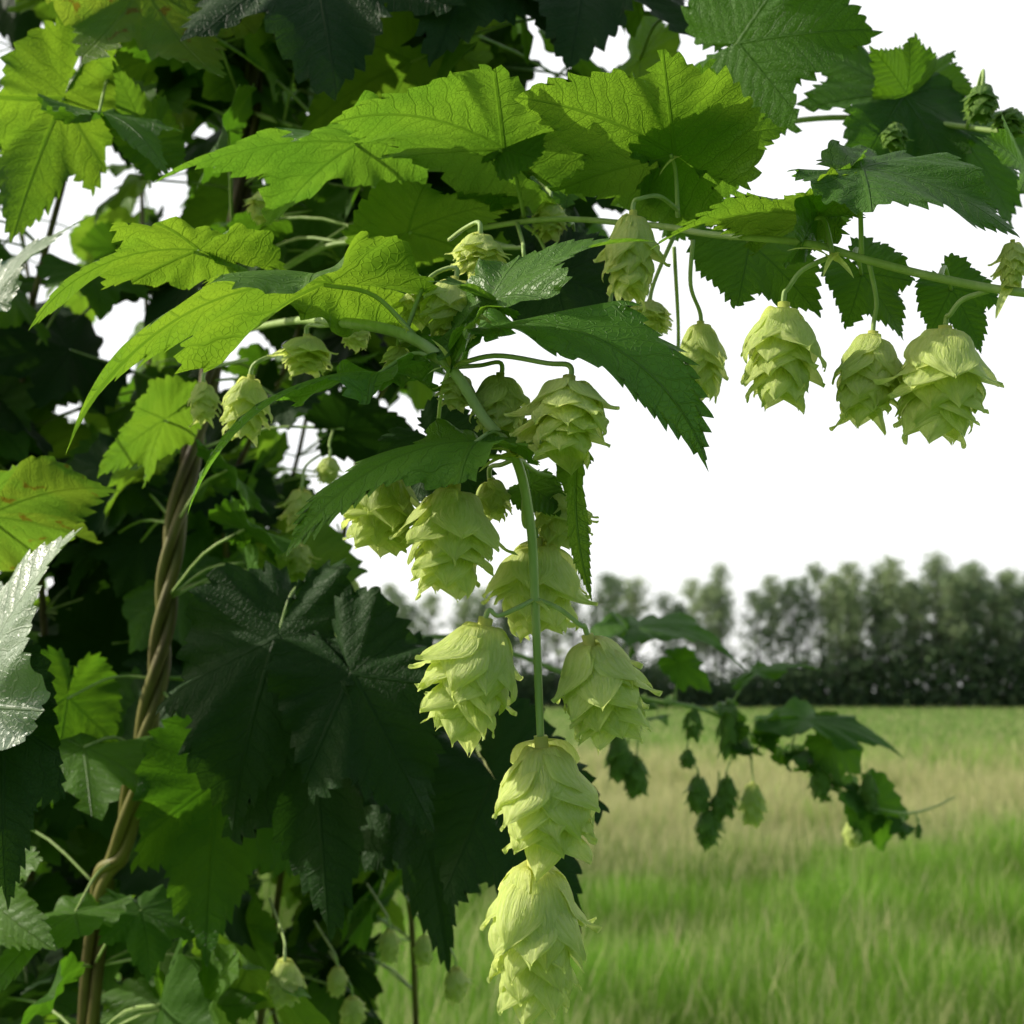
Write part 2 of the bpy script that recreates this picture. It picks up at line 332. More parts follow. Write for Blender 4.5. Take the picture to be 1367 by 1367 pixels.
sh_m=[(290,450,.78),(380,430,.60),(455,430,.43),(540,447,.39),(600,490,.378),(645,557,.378),(688,612,.376),(708,700,.376),(714,800,.376),(718,900,.374),(722,1000,.372),(724,1060,.374),(716,1150,.376),(714,1180,.376)]
add_stem("shoot",[P(*p) for p in sh_m],[.0018,.0020,.0018,.0015,.0012,.0010],M_stem,10,12,label="hanging hairy green shoot with paired cones")
hp=smooth_path([P(*p) for p in sh_m[2:]],30); ha=Acc(); hr=random.Random(2)
for _ in range(1000):
    q=hp[hr.randrange(len(hp)-1)]; dv=np.array([hr.gauss(0,1),hr.gauss(0,1),hr.gauss(0,.7)]); dv/=np.linalg.norm(dv); sdv=np.cross(dv,[.2,.9,.3]); sdv/=np.linalg.norm(sdv)
    b0=q+dv*.0009; tp=q+dv*(.0021+hr.random()*.0007)
    ha.add(np.array([b0-sdv*.00006,b0+sdv*.00006,tp]),np.array([0,1,2]),np.array([3]))
hob=part("stem_hair",ha.mesh("stem_hair",M_stem)); hob["kind"]="stuff"
sh_b=[(450,880,1.0),(600,850,1.0),(760,900,1.0),(860,932,1.0),(940,948,1.0),(1020,990,1.0),(1085,1020,1.0),(1140,1068,1.0),(1200,1085,1.0),(1240,1080,1.0),(1275,1064,1.0)]
add_stem("shoot",[P(*p) for p in sh_b],[.0028,.0022,.0018,.0012,.0007],M_stem,7,label="thin drooping shoot with small cones")
def stipule(px,py,d,tx,ty,td,nh=(-.3,.7,.6),w=.6):
    hero=leaf_geom('lance',na=40,nr=5,fold=.4,droop=.8,ldroop=.2,wave=.02,seed=int(px),wx=w,teeth=0)
    V,L,Tt,uv,tip=hero; nv=CV(*nh); Rm,s=leaf_frame(P(px,py,d),P(tx,ty,td),nv/np.linalg.norm(nv),tip)
    part("stipule",mk_mesh("stipule",V,L,Tt,M_cone,uv),m4(Rm,s,P(px,py,d)))
for a in [(688,607,.374,640,630,.370),(692,605,.374,752,602,.368),(692,600,.377,735,575,.378),(600,488,.376,575,452,.37),(606,492,.376,635,482,.37),(711,802,.375,692,822,.372),(717,802,.375,737,820,.372),(685,608,.374,655,600,.368),(694,610,.374,722,622,.368),(598,492,.376,570,500,.37),(545,446,.388,530,425,.385),
          (1115,345,.39,1140,372,.385),(1115,340,.39,1098,372,.385),(1345,388,.368,1330,425,.362),(1100,340,.39,1050,335,.385),(905,210,.44,880,235,.44)]:
    stipule(*a)
# ------------------------------------------------------------------ hero cones
lab="pale yellow-green papery hop cone"
cone((722,988,.372),(737,1166,.372),160,None,lab,0)
cone((714,1150,.376),(716,1354,.378),160,None,lab,3)
cone((648,830,.370),(607,998,.372),154,[(714,800,.376),(690,812,.372),(665,822,.37)],lab,2)
cone((785,852,.372),(828,1003,.374),140,[(714,800,.376),(745,812,.372),(775,835,.37)],lab,6)
cone((715,722,.395),(722,860,.40),146,[(700,660,.38),(700,700,.39)],lab,4)
cone((606,650,.375),(598,808,.375),146,[(688,612,.376),(650,610,.374),(620,628,.373)],lab,5)
cone((520,632,.39),(500,745,.39),126,[(640,590,.385),(590,600,.388),(545,612,.389)],lab,6)
cone((760,505,.365),(750,628,.36),134,[(600,490,.378),(660,475,.372),(730,485,.367)],lab,2)
cone((668,500,.39),(664,592,.39),98,[(610,490,.38),(640,488,.388)],lab)
cone((745,655,.40),(757,740,.40),96,[(690,610,.38),(715,630,.395)],lab,3)
cone((655,640,.40),(660,700,.40),64,[(688,612,.378),(670,620,.39)],lab,0)
cone((607,372,.40),(600,462,.40),98,[(540,447,.395),(570,375,.40)],lab)
cone((640,312,.41),(640,375,.41),82,[(600,320,.45),(620,305,.42)],lab)
cone((560,385,.42),(552,440,.42),58,[(520,370,.46),(540,370,.43)],lab)
cone((700,345,.44),(706,395,.44),56,[(690,297,.50),(698,325,.46)],lab)
cone((532,462,.40),(528,508,.40),52,[(545,450,.392),(536,455,.398)],lab)
cone((480,425,.46),(470,470,.46),50,[(500,405,.5),(485,410,.47)],lab)
cone((615,500,.385),(606,552,.385),60,None,lab)
cone((700,560,.40),(704,610,.40),60,None,lab)
cone((845,285,.42),(838,414,.42),92,[(905,280,.44),(880,262,.43),(855,265,.42)],lab,1)
cone((935,432,.44),(935,548,.44),80,[(925,320,.43),(922,380,.435)],lab,4)
cone((868,402,.47),(862,450,.47),75,[(900,315,.46),(880,360,.465)],lab)
cone((815,408,.48),(812,460,.48),60,[(830,320,.49),(820,380,.48)],lab)
cone((735,270,.50),(733,325,.50),60,[(720,240,.58),(733,255,.52)],lab)
cone((355,255,.58),(350,300,.58),48,[(370,220,.66),(355,235,.60)],lab)
cone((905,470,.50),(902,520,.50),48,[(900,330,.47),(905,420,.49)],lab)
cone((1046,408,.39),(1040,556,.388),124,[(1115,340,.392),(1072,360,.39),(1052,385,.39)],lab,7)
cone((1165,446,.395),(1152,580,.395),112,[(1160,350,.39),(1170,400,.393)],lab,0)
cone((1262,440,.38),(1246,602,.38),150,[(1320,388,.373),(1285,400,.376),(1268,420,.378)],lab,5)
cone((1352,322,.368),(1350,392,.368),48,None,"young pale green hop cone bud",2)
cone((335,503,.48),(322,596,.48),76,[(380,470,.50),(350,480,.48)],lab)
cone((272,510,.54),(272,572,.54),50,[(330,480,.60),(285,490,.56)],lab)
cone((410,448,.48),(408,508,.48),85,[(460,432,.45),(430,435,.465)],lab)
cone((403,652,.66),(398,716,.66),54,[(440,600,.75),(410,620,.68)],lab)
cone((400,725,.7),(400,768,.7),45,[(430,690,.8),(405,700,.72)],lab)
cone((465,770,.8),(462,850,.8),55,[(450,700,.9),(465,740,.8)],lab)
cone((440,610,.66),(436,650,.66),38,[(450,560,.75),(440,590,.67)],lab)
cone((380,1280,.66),(380,1348,.66),55,[(360,1200,.8),(378,1250,.68)],lab)
for (x,y0,y1,wd) in [(520,1240,1290,36),(566,1248,1292,34),(608,1290,1340,40),(470,1330,1375,40),(450,1290,1330,34)]:
    cone((x,y0,.80),(x,y1,.80),wd,[(x-30,y0-60,.86),(x-5,y0-20,.8)],lab)
dl="small green hop cone hanging among leaves"
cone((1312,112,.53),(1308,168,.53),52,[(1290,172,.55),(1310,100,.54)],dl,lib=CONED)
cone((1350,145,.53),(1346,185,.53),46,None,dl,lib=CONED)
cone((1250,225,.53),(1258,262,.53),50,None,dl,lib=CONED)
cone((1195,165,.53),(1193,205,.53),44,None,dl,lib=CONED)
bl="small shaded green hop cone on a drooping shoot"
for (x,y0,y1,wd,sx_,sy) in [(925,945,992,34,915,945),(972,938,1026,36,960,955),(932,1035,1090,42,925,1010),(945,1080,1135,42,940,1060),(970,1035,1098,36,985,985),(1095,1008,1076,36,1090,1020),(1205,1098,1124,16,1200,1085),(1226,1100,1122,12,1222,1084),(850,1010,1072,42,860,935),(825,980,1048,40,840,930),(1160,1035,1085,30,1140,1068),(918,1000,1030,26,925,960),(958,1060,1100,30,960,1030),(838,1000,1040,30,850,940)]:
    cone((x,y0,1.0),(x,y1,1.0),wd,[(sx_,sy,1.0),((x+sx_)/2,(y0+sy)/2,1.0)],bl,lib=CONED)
for (x,y0,y1,wd,sx_,sy) in [(1005,1045,1108,40,1000,985),(1138,1095,1134,30,1135,1070)]:
    cone((x,y0,1.0),(x,y1,1.0),wd,[(sx_,sy,1.0),((x+sx_)/2,(y0+sy)/2,1.0)],"small sunlit pale hop cone on a drooping shoot")
# ------------------------------------------------------------------ hero leaves
L_="serrated green hop leaf"
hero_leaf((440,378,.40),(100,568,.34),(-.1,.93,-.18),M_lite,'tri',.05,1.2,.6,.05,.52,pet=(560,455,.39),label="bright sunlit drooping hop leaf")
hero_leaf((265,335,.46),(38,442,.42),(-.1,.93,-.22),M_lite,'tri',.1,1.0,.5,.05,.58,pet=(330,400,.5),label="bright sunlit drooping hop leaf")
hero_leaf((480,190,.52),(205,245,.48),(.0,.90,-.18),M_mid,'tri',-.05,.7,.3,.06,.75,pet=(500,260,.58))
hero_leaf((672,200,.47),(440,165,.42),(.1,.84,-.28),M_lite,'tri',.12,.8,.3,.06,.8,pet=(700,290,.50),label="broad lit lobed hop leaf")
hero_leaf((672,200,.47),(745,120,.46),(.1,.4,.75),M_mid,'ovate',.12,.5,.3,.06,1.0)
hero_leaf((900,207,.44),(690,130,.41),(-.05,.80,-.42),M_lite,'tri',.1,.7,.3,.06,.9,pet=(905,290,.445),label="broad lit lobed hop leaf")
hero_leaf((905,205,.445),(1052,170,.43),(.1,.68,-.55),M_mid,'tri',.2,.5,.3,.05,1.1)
hero_leaf((985,58,.52),(1165,40,.50),(.1,-.1,.95),M_leaf,'tri',.1,.5,.3,.05,1.1,pet=(965,90,.6),label=L_)
hero_leaf((1205,128,.57),(1130,255,.55),(-.2,-.1,.95),M_leaf,'five',.1,.5,.3,.06,1.15,pet=(1205,158,.58),label=L_)
hero_leaf((1210,125,.57),(1160,60,.55),(-.2,.1,.95),M_leaf,'tri',.1,.5,.3,.06,1.25,label=L_)
hero_leaf((1275,175,.57),(1350,295,.55),(.2,-.1,.9),M_leaf,'five',.1,.5,.3,.06,1.15,pet=(1230,160,.58),label=L_)
hero_leaf((1215,120,.6),(1300,120,.58),(.2,.1,.9),M_leaf,'tri',.1,.5,.3,.06,1.2,pet=(1210,158,.585),label=L_)
hero_leaf((1150,225,.385),(1362,318,.365),(.25,.62,.72),M_leaf,'ovate',.1,.6,.4,.05,.95,pet=(1150,340,.39),label="dark bluish green serrated leaf")
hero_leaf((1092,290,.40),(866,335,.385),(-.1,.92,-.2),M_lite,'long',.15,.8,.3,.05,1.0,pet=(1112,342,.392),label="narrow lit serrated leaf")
hero_leaf((1092,290,.40),(1235,240,.40),(-.1,.85,-.4),M_mid,'tri',.15,.9,.3,.05,.8)
hero_leaf((658,402,.375),(580,376,.36),(-.2,.80,.5),M_mid,'ovate',.1,.6,.3,.04,1.0)
hero_leaf((655,405,.375),(872,322,.37),(-.25,.80,.52),M_mid,'tri',.28,.9,.2,.05,.60,pet=(600,490,.378),label="folded bluish green hop leaf")
hero_leaf((655,440,.40),(942,615,.37),(.22,.82,.42),M_mid,'long',.12,1.4,.5,.06,1.0,pet=(605,492,.378),label="long drooping serrated hop leaf")
hero_leaf((508,498,.385),(250,688,.35),(-.35,.85,.28),M_mid,'long',.10,1.3,.6,.05,.70,pet=(600,490,.378),label="long drooping serrated hop leaf")
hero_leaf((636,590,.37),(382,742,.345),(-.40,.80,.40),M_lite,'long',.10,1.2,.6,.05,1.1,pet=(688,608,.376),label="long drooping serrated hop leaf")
hero_leaf((772,615,.375),(790,802,.365),(-.5,.1,.8),M_lite,'lance',.35,.8,.2,.06,.50,pet=(690,610,.376),teeth=.6)
hero_leaf((705,650,.40),(772,700,.39),(-.2,.6,.7),M_mid,'ovate',.2,.7,.3,.05,.8,pet=(690,612,.38))
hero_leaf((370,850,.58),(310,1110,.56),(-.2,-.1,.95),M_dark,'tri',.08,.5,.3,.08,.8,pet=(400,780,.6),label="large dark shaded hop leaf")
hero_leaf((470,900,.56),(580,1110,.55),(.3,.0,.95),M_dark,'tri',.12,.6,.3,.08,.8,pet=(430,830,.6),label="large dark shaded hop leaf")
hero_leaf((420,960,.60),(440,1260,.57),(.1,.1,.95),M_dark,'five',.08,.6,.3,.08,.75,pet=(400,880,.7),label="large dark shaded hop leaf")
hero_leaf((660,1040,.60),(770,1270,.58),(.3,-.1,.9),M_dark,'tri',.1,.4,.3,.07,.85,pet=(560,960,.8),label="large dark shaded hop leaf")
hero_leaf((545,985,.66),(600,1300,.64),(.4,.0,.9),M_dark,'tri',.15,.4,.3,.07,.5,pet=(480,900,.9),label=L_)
hero_leaf((-40,940,.50),(108,705,.50),(-.50,.40,.75),M_silv,'ovate',.1,.5,.5,.07,1.0,pet=(-60,1000,.6),label="glossy pale leaf catching the light",teeth=.7)
hero_leaf((-20,400,.55),(130,285,.55),(-.1,.75,.6),M_silv,'ovate',.15,.5,.3,.05,.6,pet=(-60,460,.7),label="glossy pale leaf catching the light")
hero_leaf((85,130,.62),(15,325,.58),(-.5,.4,-.75),M_lite,'tri',.1,.4,.3,.05,.55,pet=(110,60,.8),label="translucent bright green hop leaf")
hero_leaf((-20,690,.60),(160,655,.56),(.1,.80,-.4),M_yell,'tri',.1,.6,.4,.06,.8,pet=(-60,700,.8),label="yellowing hop leaf with brown spots")
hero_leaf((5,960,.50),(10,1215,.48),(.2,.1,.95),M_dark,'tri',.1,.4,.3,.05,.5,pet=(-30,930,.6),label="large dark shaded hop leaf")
hero_leaf((-20,1190,.6),(75,1270,.56),(-.3,.5,.8),M_lite,'tri',.1,.6,.4,.06,.8,pet=(-40,1150,.8))
hero_leaf((100,1220,.62),(-30,1350,.56),(-.4,.5,.7),M_lite,'tri',.1,.6,.4,.06,.7,pet=(150,1150,.72),label=L_)
hero_leaf((290,1040,.66),(275,1290,.64),(-.3,.2,-.9),M_leaf,'tri',.1,.4,.3,.06,.68,pet=(215,920,.71),label=L_)
hero_leaf((90,930,.69),(70,1080,.66),(-.4,.3,-.9),M_leaf,'tri',.1,.4,.3,.06,.8,pet=(205,905,.71),label=L_)
hero_leaf((220,560,.68),(130,640,.64),(-.4,.6,-.5),M_lite,'tri',.1,.6,.3,.06,.9,pet=(260,600,.73),label=L_)
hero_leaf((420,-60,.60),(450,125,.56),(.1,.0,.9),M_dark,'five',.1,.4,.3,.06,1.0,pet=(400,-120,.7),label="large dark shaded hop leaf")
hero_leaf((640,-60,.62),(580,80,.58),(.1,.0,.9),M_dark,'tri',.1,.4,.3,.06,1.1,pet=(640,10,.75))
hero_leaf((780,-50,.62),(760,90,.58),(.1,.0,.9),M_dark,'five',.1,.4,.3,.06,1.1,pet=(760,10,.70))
hero_leaf((545,310,.52),(695,270,.50),(-.1,.8,-.4),M_lite,'tri',.1,.6,.3,.05,.9,pet=(520,370,.58),label=L_)
hero_leaf((200,190,.60),(150,80,.58),(-.5,.5,-.7),M_lite,'tri',.1,.6,.3,.05,.7,pet=(200,250,.75),label=L_)
hero_leaf((190,-20,.62),(290,100,.58),(-.5,.4,-.6),M_yell,'five',.1,.6,.3,.05,.8,pet=(200,-60,.8),label="yellowing hop leaf with brown spots")
hero_leaf((130,150,.56),(225,235,.52),(.1,.8,.2),M_leaf,'tri',.1,.6,.3,.05,.6,pet=(150,100,.7),label=L_)
hero_leaf((900,270,.50),(960,200,.50),(.2,.4,.9),M_leaf,'tri',.1,.4,.3,.06,1.0,pet=(900,300,.48))
hero_leaf((1000,325,.44),(1095,425,.43),(.1,.2,.9),M_leaf,'tri',.1,.4,.3,.06,1.1,pet=(975,318,.42),label=L_)
hero_leaf((1150,365,.43),(1205,450,.43),(.1,.2,.9),M_leaf,'tri',.1,.4,.3,.06,1.0,pet=(1140,342,.395),label=L_)
hero_leaf((1270,385,.42),(1310,470,.42),(-.1,.1,.9),M_leaf,'tri',.1,.4,.3,.06,.9,pet=(1255,370,.385),label=L_)
hero_leaf((1370,230,.45),(1300,180,.43),(.1,.4,.9),M_leaf,'tri',.1,.4,.3,.06,.9,pet=(1400,200,.55))
hero_leaf((770,200,.54),(860,265,.52),(.1,.3,.9),M_leaf,'tri',.1,.4,.3,.06,1.0,pet=(760,230,.69))
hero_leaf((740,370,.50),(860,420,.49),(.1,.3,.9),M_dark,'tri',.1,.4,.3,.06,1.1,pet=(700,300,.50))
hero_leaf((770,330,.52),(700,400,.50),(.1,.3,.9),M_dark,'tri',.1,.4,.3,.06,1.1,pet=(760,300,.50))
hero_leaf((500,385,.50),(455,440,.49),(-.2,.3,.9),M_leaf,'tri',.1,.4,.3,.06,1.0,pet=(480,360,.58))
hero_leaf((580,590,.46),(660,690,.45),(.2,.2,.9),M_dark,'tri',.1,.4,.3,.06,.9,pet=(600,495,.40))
QB=smooth_path([P(*p) for p in sh_b],6)
rb=random.Random(5)
sl_=[((850,838),(1000,900),(.1,.92,.25),M_leaf,.5),((1010,897),(1100,897),(.1,.92,.25),M_leaf,.45),((840,850),(800,810),(0,.7,.5),M_leaf,.6),((905,885),(950,925),(0,.5,.8),M_leaf,.8),((1075,960),(1208,1015),(.1,.9,.3),M_leaf,.5),((1110,990),(1150,1030),(0,.5,.8),M_leaf,.9),
    ((1165,1072),(1180,1135),(.1,.3,.9),M_leaf,.8),((1020,985),(1040,950),(.3,.4,.8),M_leaf,.8)]
for k in range(26):
    p=QB[rb.randrange(16,50)]; x,y,_=proj(p); a=rb.uniform(0,6.28); x0,y0=x+rb.uniform(-14,14),y+rb.uniform(-14,24); l=rb.uniform(18,34)
    sl_.append(((x0,y0),(x0+l*math.cos(a)*.9,y0+l*(.5+.4*math.sin(a))),(rb.uniform(-.3,.3),rb.uniform(.3,.9),.6),M_leaf if rb.random()<.7 else M_mid,rb.uniform(.6,.9)))
for b,t,n,mt,wx in sl_:
    B=P(*b,1.0); j=np.linalg.norm(QB-B,axis=1).argmin(); qd=proj(QB[j])
    hero_leaf((*b,1.0),(*t,.97+.05*rb.random()),n,mt,'tri',.1,.9,.4,.05,wx,pet=tuple(qd),label="small serrated leaf on a drooping shoot",na=96,nr=5)
# ------------------------------------------------------------------ fill foliage growing on the bines
def inpoly(x,y,poly):
    c=False; j=len(poly)-1
    for i in range(len(poly)):
        xi,yi=poly[i]; xj,yj=poly[j]
        if (yi>y)!=(yj>y) and x<(xj-xi)*(y-yi)/(yj-yi)+xi: c=not c
        j=i
    return c
OK=[(-2500,-1800),(1000,-1000),(960,60),(960,230),(880,330),(760,420),(650,540),(560,620),(430,700),(420,800),(490,880),(520,980),(660,1150),(640,1230),(500,1320),(520,1800),(-2500,1800)]
HOLES=[(20,90,55),(345,465,18),(378,590,20),(55,280,45),(285,25,22),(710,80,14),(525,765,25),(135,495,18),(405,225,6),(20,330,20),(190,240,5)]
LOW=[leaf_geom(k,na=128,nr=5,fold=f,droop=d,ldroop=l,wave=.07,seed=s,wx=wx) for s,(k,f,d,l,wx) in enumerate([('tri',.1,.7,.4,1),('five',.05,.5,.3,1),('tri',.2,1.0,.5,.9),('ovate',.15,.8,.3,1),('five',.12,.9,.5,1.05),('tri',-.05,.6,.3,1.05)])]
LOWM=[mk_mesh("leaf",V,L,Tt,M_leaf,uv) for V,L,Tt,uv,tip in LOW]
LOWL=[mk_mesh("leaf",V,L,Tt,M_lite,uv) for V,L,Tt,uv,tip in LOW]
accs={0:Acc(),1:Acc(),2:Acc()}; accp=Acc(); rr=random.Random(3); fills=[]
dens={'main':5,'b2':5,'b3':6,'b4':5,'b5':5,'b6':5,'b7':4,'shade_o1':4,'shade_o2':3,'h1':3,'h2':4,'h4':3,'h5':4}
mpx=np.array([proj(p)[:2] for p in path if p[1]>.1 and p[2]>1.0])
for k,dn in dens.items():
    sp=SP[k]; cl=np.concatenate([[0],np.cumsum(np.linalg.norm(np.diff(sp,axis=0),axis=1))]); s=.03
    while s<cl[-1]:
        nd=np.array([np.interp(s,cl,sp[:,i]) for i in range(3)]); s+=.050
        if nd[2]<.75 or nd[2]>2.6: continue
        for _ in range(dn if rr.random()<.7 else dn-1):
            a=rr.uniform(0,2*math.pi); hz=np.array([math.cos(a),math.sin(a)*.9,rr.uniform(-.3,.5)]); pl=rr.uniform(.04,.16)
            B=nd+hz*pl; td=np.array([hz[0]*.7,hz[1]*.5-.15,-rr.uniform(.1,1.1)]); td/=np.linalg.norm(td); Ls=rr.uniform(.040,.092)
            Tp=B+td*Ls; x,y,d=proj((B+Tp)/2); x2,y2,_=proj(Tp)
            if d<(.60 if x>0 else .78) or not inpoly(x,y,OK) or not inpoly(x2-15,y2,OK): continue
            hs=Ls/d/T*683.5*.4
            if any(math.hypot(x-hx,y-hy)<hr_+hs for hx,hy,hr_ in HOLES): continue
            if d<.73 and 620<y<1367 and np.hypot(mpx[:,0]-x,mpx[:,1]-y).min()<42: continue
            nrm=np.array([rr.uniform(-.9,.5),-rr.uniform(-.5,.9),rr.uniform(.1,1.0)]); fills.append((d,nd,B,Tp,nrm,rr.randrange(6),rr.random()))
fills.sort(key=lambda f:f[0])
npart=0
for d,nd,B,Tp,nrm,v,rn in fills:
    V,L,Tt,uv,tip=LOW[v]; Rm,s=leaf_frame(B,Tp,nrm/np.linalg.norm(nrm),tip)
    x,y,_=proj(B); lite=rn<.30
    mid=(nd+B)/2+np.array([0,0,.008])
    if nleaf+npart<98 and 0<x<1367 and 0<y<1367:
        npart+=1; ob=part("leaf",(LOWL if lite else LOWM)[v],m4(Rm,s,B)); child_tube(ob,"petiole",[nd,mid,B],.001,M_stem,5,3)
    else:
        accs[1 if lite else (2 if rn>.70 else 0)].add(V@(Rm*s).T+B,L,Tt,uv,rn); Vp,Lp,Tp_=tube(smooth_path([nd,mid,B],3),.001,5); accp.add(Vp,Lp,Tp_)
Vs=[];Ls=[];Ts=[];UVs=[];TI=[];MI=[];off=0
for k,ac in [(0,accs[0]),(1,accs[1]),(2,accs[2]),(3,accp)]:
    if not ac.V: continue
    V=np.concatenate(ac.V);L=np.concatenate(ac.L);Tt=np.concatenate(ac.T); Vs.append(V);Ls.append(L+off);Ts.append(Tt);UVs.append(np.concatenate(ac.UV));TI.append(np.concatenate(ac.TI));MI.append(np.full(len(Tt),k)); off+=len(V)
me=mk_mesh("foliage",np.concatenate(Vs),np.concatenate(Ls),np.concatenate(Ts),M_leaf,np.concatenate(UVs),np.concatenate(TI))
me.materials.append(M_lite); me.materials.append(M_dark); me.materials.append(M_stem)
me.polygons.foreach_set('material_index',np.concatenate(MI).astype(np.int32))
fo=part("foliage",me,None,"dense mass of shaded hop leaves"); fo["kind"]="stuff"
print("fill",len(fills),"parts",npart,"hero",nleaf)
# ------------------------------------------------------------------ ground
def field_mat():
    g=NG("meadow_soil"); geo=g.n('ShaderNodeNewGeometry'); pos=geo.outputs['Position']; y=g.n('ShaderNodeSeparateXYZ',{0:pos}).outputs[1]
    st=g.n('ShaderNodeVectorMath',{0:pos,1:(.35,1,1)},operation='MULTIPLY').outputs[0]
    n1=g.noise(st,.25,3,.6); n2=g.noise(pos,3,3,.6)
    col=g.mix(g.ss(n2,.3,.7),(.055,.125,.02,1),(.13,.23,.035,1))
    yy=g.math('ADD',y,g.math('MULTIPLY',g.math('SUBTRACT',n1,.5),10.0))
    tan=g.math('MULTIPLY',g.ss(yy,9,13),g.ss(yy,20,28,1,.12))
    col=g.mix(g.math('MULTIPLY',tan,.8),col,(.40,.39,.18,1))
    return g.out(g.n('ShaderNodeBsdfPrincipled',{'Base Color':col,'Roughness':.9,'Specular IOR Level':.1}).outputs[0])
V=np.array([[-2500,-2500,0],[2500,-2500,0],[2500,2500,0],[-2500,2500,0]],float)
gr=bpy.data.objects.new("ground",mk_mesh("ground",V,[0,1,2,3],[4],field_mat(),smooth=False)); COL.objects.link(gr); gr["kind"]="structure"; gr["label"]="flat green meadow ground"; gr["category"]="ground"
def vnoise(x,y,seed=0):
    r=np.random.default_rng(seed); g=r.random((256,256)); xi=np.floor(x).astype(int); yi=np.floor(y).astype(int); fx=x-xi; fy=y-yi; fx=fx*fx*(3-2*fx); fy=fy*fy*(3-2*fy)
    a=g[xi%256,yi%256];b=g[(xi+1)%256,yi%256];c=g[xi%256,(yi+1)%256];d=g[(xi+1)%256,(yi+1)%256]
    return (a*(1-fx)+b*fx)*(1-fy)+(c*(1-fx)+d*fx)*fy
N=240000
u=rng.random(N); d0,d1=3.6,108.0
dist=(d0**-.45+u*(d1**-.45-d0**-.45))**(-1/.45)
lat=rng.uniform(-.25,.57,N); x=lat*dist+rng.normal(0,.3,N); y=dist
pt=vnoise(x*1.6,y*1.6,1)*.6+vnoise(x*.5,y*.9,2)*.6
h=(.11+.36*pt)*rng.uniform(.6,1.3,N); 
yy=y+(vnoise(x*.12,y*.2,3)-.5)*6
tanp=np.clip((yy-8.5)/4,0,1)*np.clip((26-yy)/8,.12,1)
tan=(rng.random(N)<tanp*.72+.06)
h=np.where(tan,h*1.25,h); h=h*np.where(y>30,.7,1)
wd=np.maximum(.0036,dist*.00048)*rng.uniform(.6,1.3,N); a=rng.uniform(0,2*math.pi,N); lean=h*rng.uniform(.03,.45,N); la=rng.normal(.3,1.8,N)
dx,dy=np.cos(a)*wd,np.sin(a)*wd*.4; lx,ly=np.cos(la)*lean,np.sin(la)*lean
B=np.stack([x,y,0*x],-1)
def off(ax,ay,az): return B+np.stack([ax,ay,az],-1)
VV=np.stack([off(-dx,-dy,0*h),off(dx,dy,0*h),off(-dx*.8+lx*.3,-dy*.8+ly*.3,h*.6),off(dx*.8+lx*.3,dy*.8+ly*.3,h*.6),off(lx,ly,h)],1).reshape(-1,3)
base=np.arange(N)[:,None]*5; LL=(base+np.array([0,1,3,2,2,3,4])[None]).ravel(); TT=np.tile([4,3],N)
gm=rng.random((N,1)); pn=np.clip(pt[:,None],0,1.1)
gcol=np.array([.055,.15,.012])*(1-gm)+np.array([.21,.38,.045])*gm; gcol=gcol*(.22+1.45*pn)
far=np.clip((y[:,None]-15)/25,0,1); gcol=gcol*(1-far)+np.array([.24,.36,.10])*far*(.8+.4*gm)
tcol=np.array([.50,.48,.24])*(.75+.5*gm)
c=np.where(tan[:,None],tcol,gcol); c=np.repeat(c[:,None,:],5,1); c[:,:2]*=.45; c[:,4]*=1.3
c=np.concatenate([c,np.ones((N,5,1))],-1).reshape(-1,4)
g=NG("grass_blade"); at=g.n('ShaderNodeAttribute',attribute_name='bcol').outputs['Color']
pr=g.n('ShaderNodeBsdfPrincipled',{'Base Color':at,'Roughness':.6,'Specular IOR Level':.15}); tb=g.n('ShaderNodeBsdfTranslucent',{'Color':g.mix(.2,at,(.30,.48,.06,1))})
M_gr=g.out(g.n('ShaderNodeMixShader',{0:.4,1:pr.outputs[0],2:tb.outputs[0]}).outputs[0])
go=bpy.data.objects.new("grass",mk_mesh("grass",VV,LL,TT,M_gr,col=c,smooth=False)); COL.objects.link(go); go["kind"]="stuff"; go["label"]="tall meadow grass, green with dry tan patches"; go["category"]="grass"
# ------------------------------------------------------------------ trees
def fol_mat(name,a,b):
    g=NG(name); geo=g.n('ShaderNodeNewGeometry'); pos=geo.outputs['Position']; n=g.noise(pos,1.1,2); rnd=g.n('ShaderNodeObjectInfo').outputs['Random']
    col=g.mix(g.ss(g.math('ADD',n,g.math('MULTIPLY',rnd,.35)),.4,.95),c4(a),c4(b))
    pr=g.n('ShaderNodeBsdfPrincipled',{'Base Color':col,'Roughness':.7,'Specular IOR Level':.2}); tb=g.n('ShaderNodeBsdfTranslucent',{'Color':col})
    return g.out(g.n('ShaderNodeMixShader',{0:.4,1:pr.outputs[0],2:tb.outputs[0]}).outputs[0])
M_cr=fol_mat("hazy_tree_foliage",(.16,.23,.13),(.34,.42,.22)); M_un=fol_mat("undergrowth_foliage",(.05,.09,.05),(.12,.18,.08))  # crown colour greyed and lightened to paint in distance haze
M_tr=stem_mat("tree_bark",(.13,.125,.11),(.25,.24,.21),2,.9)
def quads(C,sz,r):
    n=len(C); a=r.normal(size=(n,3)); a/=np.linalg.norm(a,axis=1)[:,None]; b=np.cross(a,r.normal(size=(n,3))); b/=np.linalg.norm(b,axis=1)[:,None]
    s=(sz*r.uniform(.6,1.4,n))[:,None]; V=np.stack([C-a*s,C-b*s*.6,C+a*s,C+b*s*.6],1).reshape(-1,3); return V,np.arange(n*4),np.full(n,4)
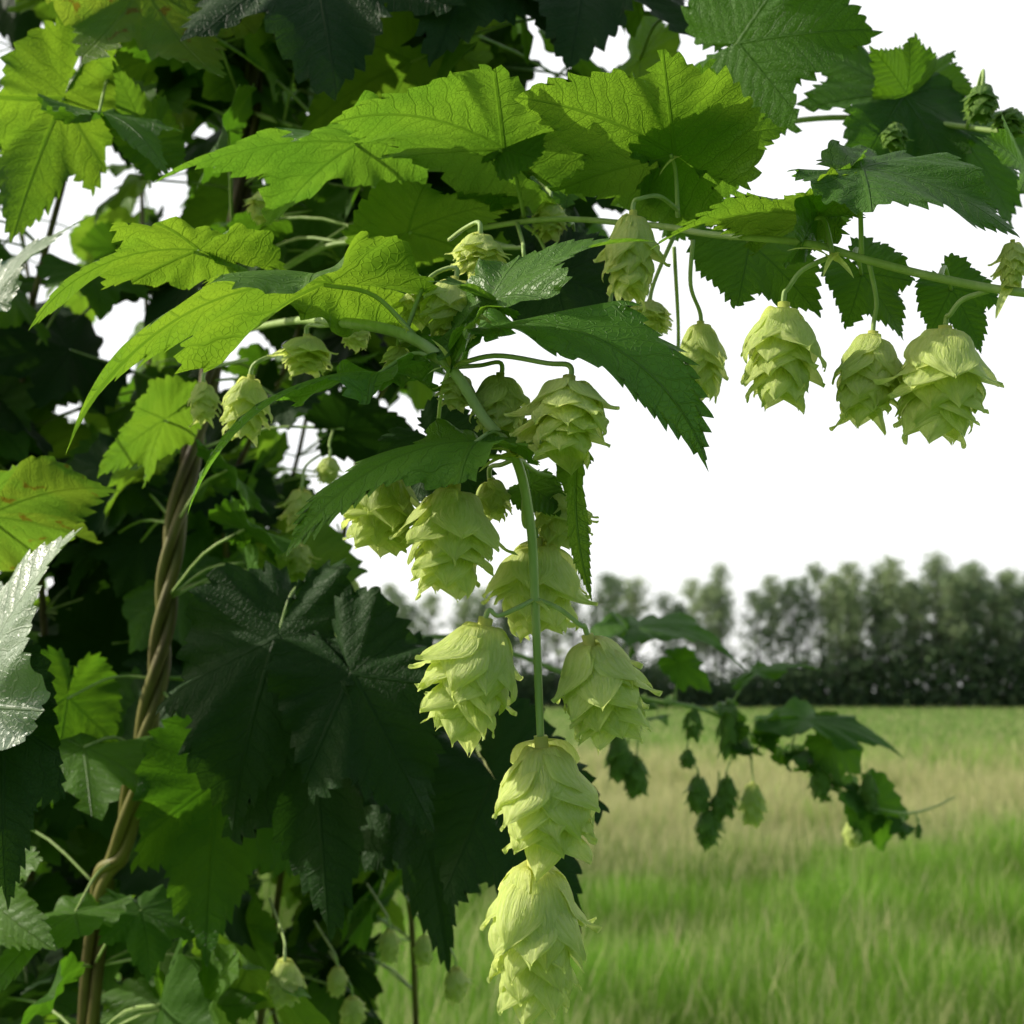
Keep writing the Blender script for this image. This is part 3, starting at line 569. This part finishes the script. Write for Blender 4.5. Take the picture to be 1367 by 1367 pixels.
def tree_meshes(seed,H,Rc,lo):
    r=np.random.default_rng(seed); ac=Acc(); bend=r.normal(0,.35,2)
    tp=np.array([[bend[0]*math.sin(z*2.2),bend[1]*math.sin(z*2.8),z*H] for z in np.linspace(0,.97,8)])
    ac.add(*tube(tp,np.linspace(.17,.03,8),7)); C=[]
    nb=28; ecc=r.uniform(0,6.28)
    for i in range(nb):
        f=lo+(1-lo)*(i/nb)**.85; z=f*H*.98; a=r.uniform(0,6.28); rel=(f-lo)/(1-lo); Rz=Rc*(1+.25*math.cos(a-ecc))*(np.sin(math.pi*min(1,rel*.72+.26))**.7)*r.uniform(.4,1.2)+.15
        st=np.array([np.interp(z-.6,tp[:,2],tp[:,0]),np.interp(z-.6,tp[:,2],tp[:,1]),z-.6]); en=st+np.array([math.cos(a)*Rz,math.sin(a)*Rz,.5+Rz*.35])
        ac.add(*tube(np.array([st,(st+en)/2+[0,0,.15],en]),[.05,.035,.012],5))
        for k in range(4):
            q=st+(en-st)*r.uniform(.35,1.05); m=int(28*r.uniform(.3,1.6)); C.append(q+r.normal(0,1,(m,3))*np.array([.45,.45,.36])*r.uniform(.6,1.3))
    C=np.concatenate(C); V,L,Tt=quads(C,.125,r)
    return ac.mesh("trunk",M_tr), mk_mesh("crown",V,L,Tt,M_cr,smooth=False)
TV=[tree_meshes(s+20,H,Rc,lo) for s,(H,Rc,lo) in enumerate([(15,1.7,.40),(14,2.0,.34),(16,1.5,.45),(14.5,2.2,.36),(13.5,1.6,.38),(15.5,1.9,.42)])]
r2=random.Random(11)
def prof(xw):
    px=xw/.0764+683.5
    return np.interp(px,[300,560,700,800,860,885,910,960,1080,1160,1250,1300,1367,1500],[.8,.86,.88,.98,.92,.72,.92,.96,.98,.96,1.10,1.0,.97,.98])
first={}
def add_tree(x,y,sc,v,lbl):
    e=bpy.data.objects.new("tree",None); COL.objects.link(e); e.location=(x,y,0); e.rotation_euler=(0,0,r2.uniform(0,6.28)); e.scale=(sc*r2.uniform(.85,1.2),)*2+(sc,)
    e["label"]=lbl; e["category"]="tree"; e["group"]="row of trees at the edge of the meadow"
    for nm,me in zip(("trunk","crown"),TV[v]):
        if (nm,v) not in first: ob=bpy.data.objects.new(nm,me); first[(nm,v)]=ob
        else: ob=first[(nm,v)].copy()
        COL.objects.link(ob); ob.parent=e
xw=-20
while xw<66:
    for row in (0,1,2):
        if row==2 and (xw<32 or r2.random()<.1): continue
        if row==1 and r2.random()<.15: continue
        X=xw+r2.uniform(-.9,.9)+(.9 if row==1 else 0); 
        px=X/.0764+683.5
        if 872<px<893 and row>0: continue
        v=r2.randrange(6); H=[15,14,16,14.5,13.5,15.5][v]; add_tree(X,110+row*3.5+r2.uniform(-1.2,1.2),14.4*prof(X)*r2.uniform(.84,1.08)/H,v,"slender tall tree with airy green crown in a tree line")
    xw+=2.15*r2.uniform(.8,1.2)
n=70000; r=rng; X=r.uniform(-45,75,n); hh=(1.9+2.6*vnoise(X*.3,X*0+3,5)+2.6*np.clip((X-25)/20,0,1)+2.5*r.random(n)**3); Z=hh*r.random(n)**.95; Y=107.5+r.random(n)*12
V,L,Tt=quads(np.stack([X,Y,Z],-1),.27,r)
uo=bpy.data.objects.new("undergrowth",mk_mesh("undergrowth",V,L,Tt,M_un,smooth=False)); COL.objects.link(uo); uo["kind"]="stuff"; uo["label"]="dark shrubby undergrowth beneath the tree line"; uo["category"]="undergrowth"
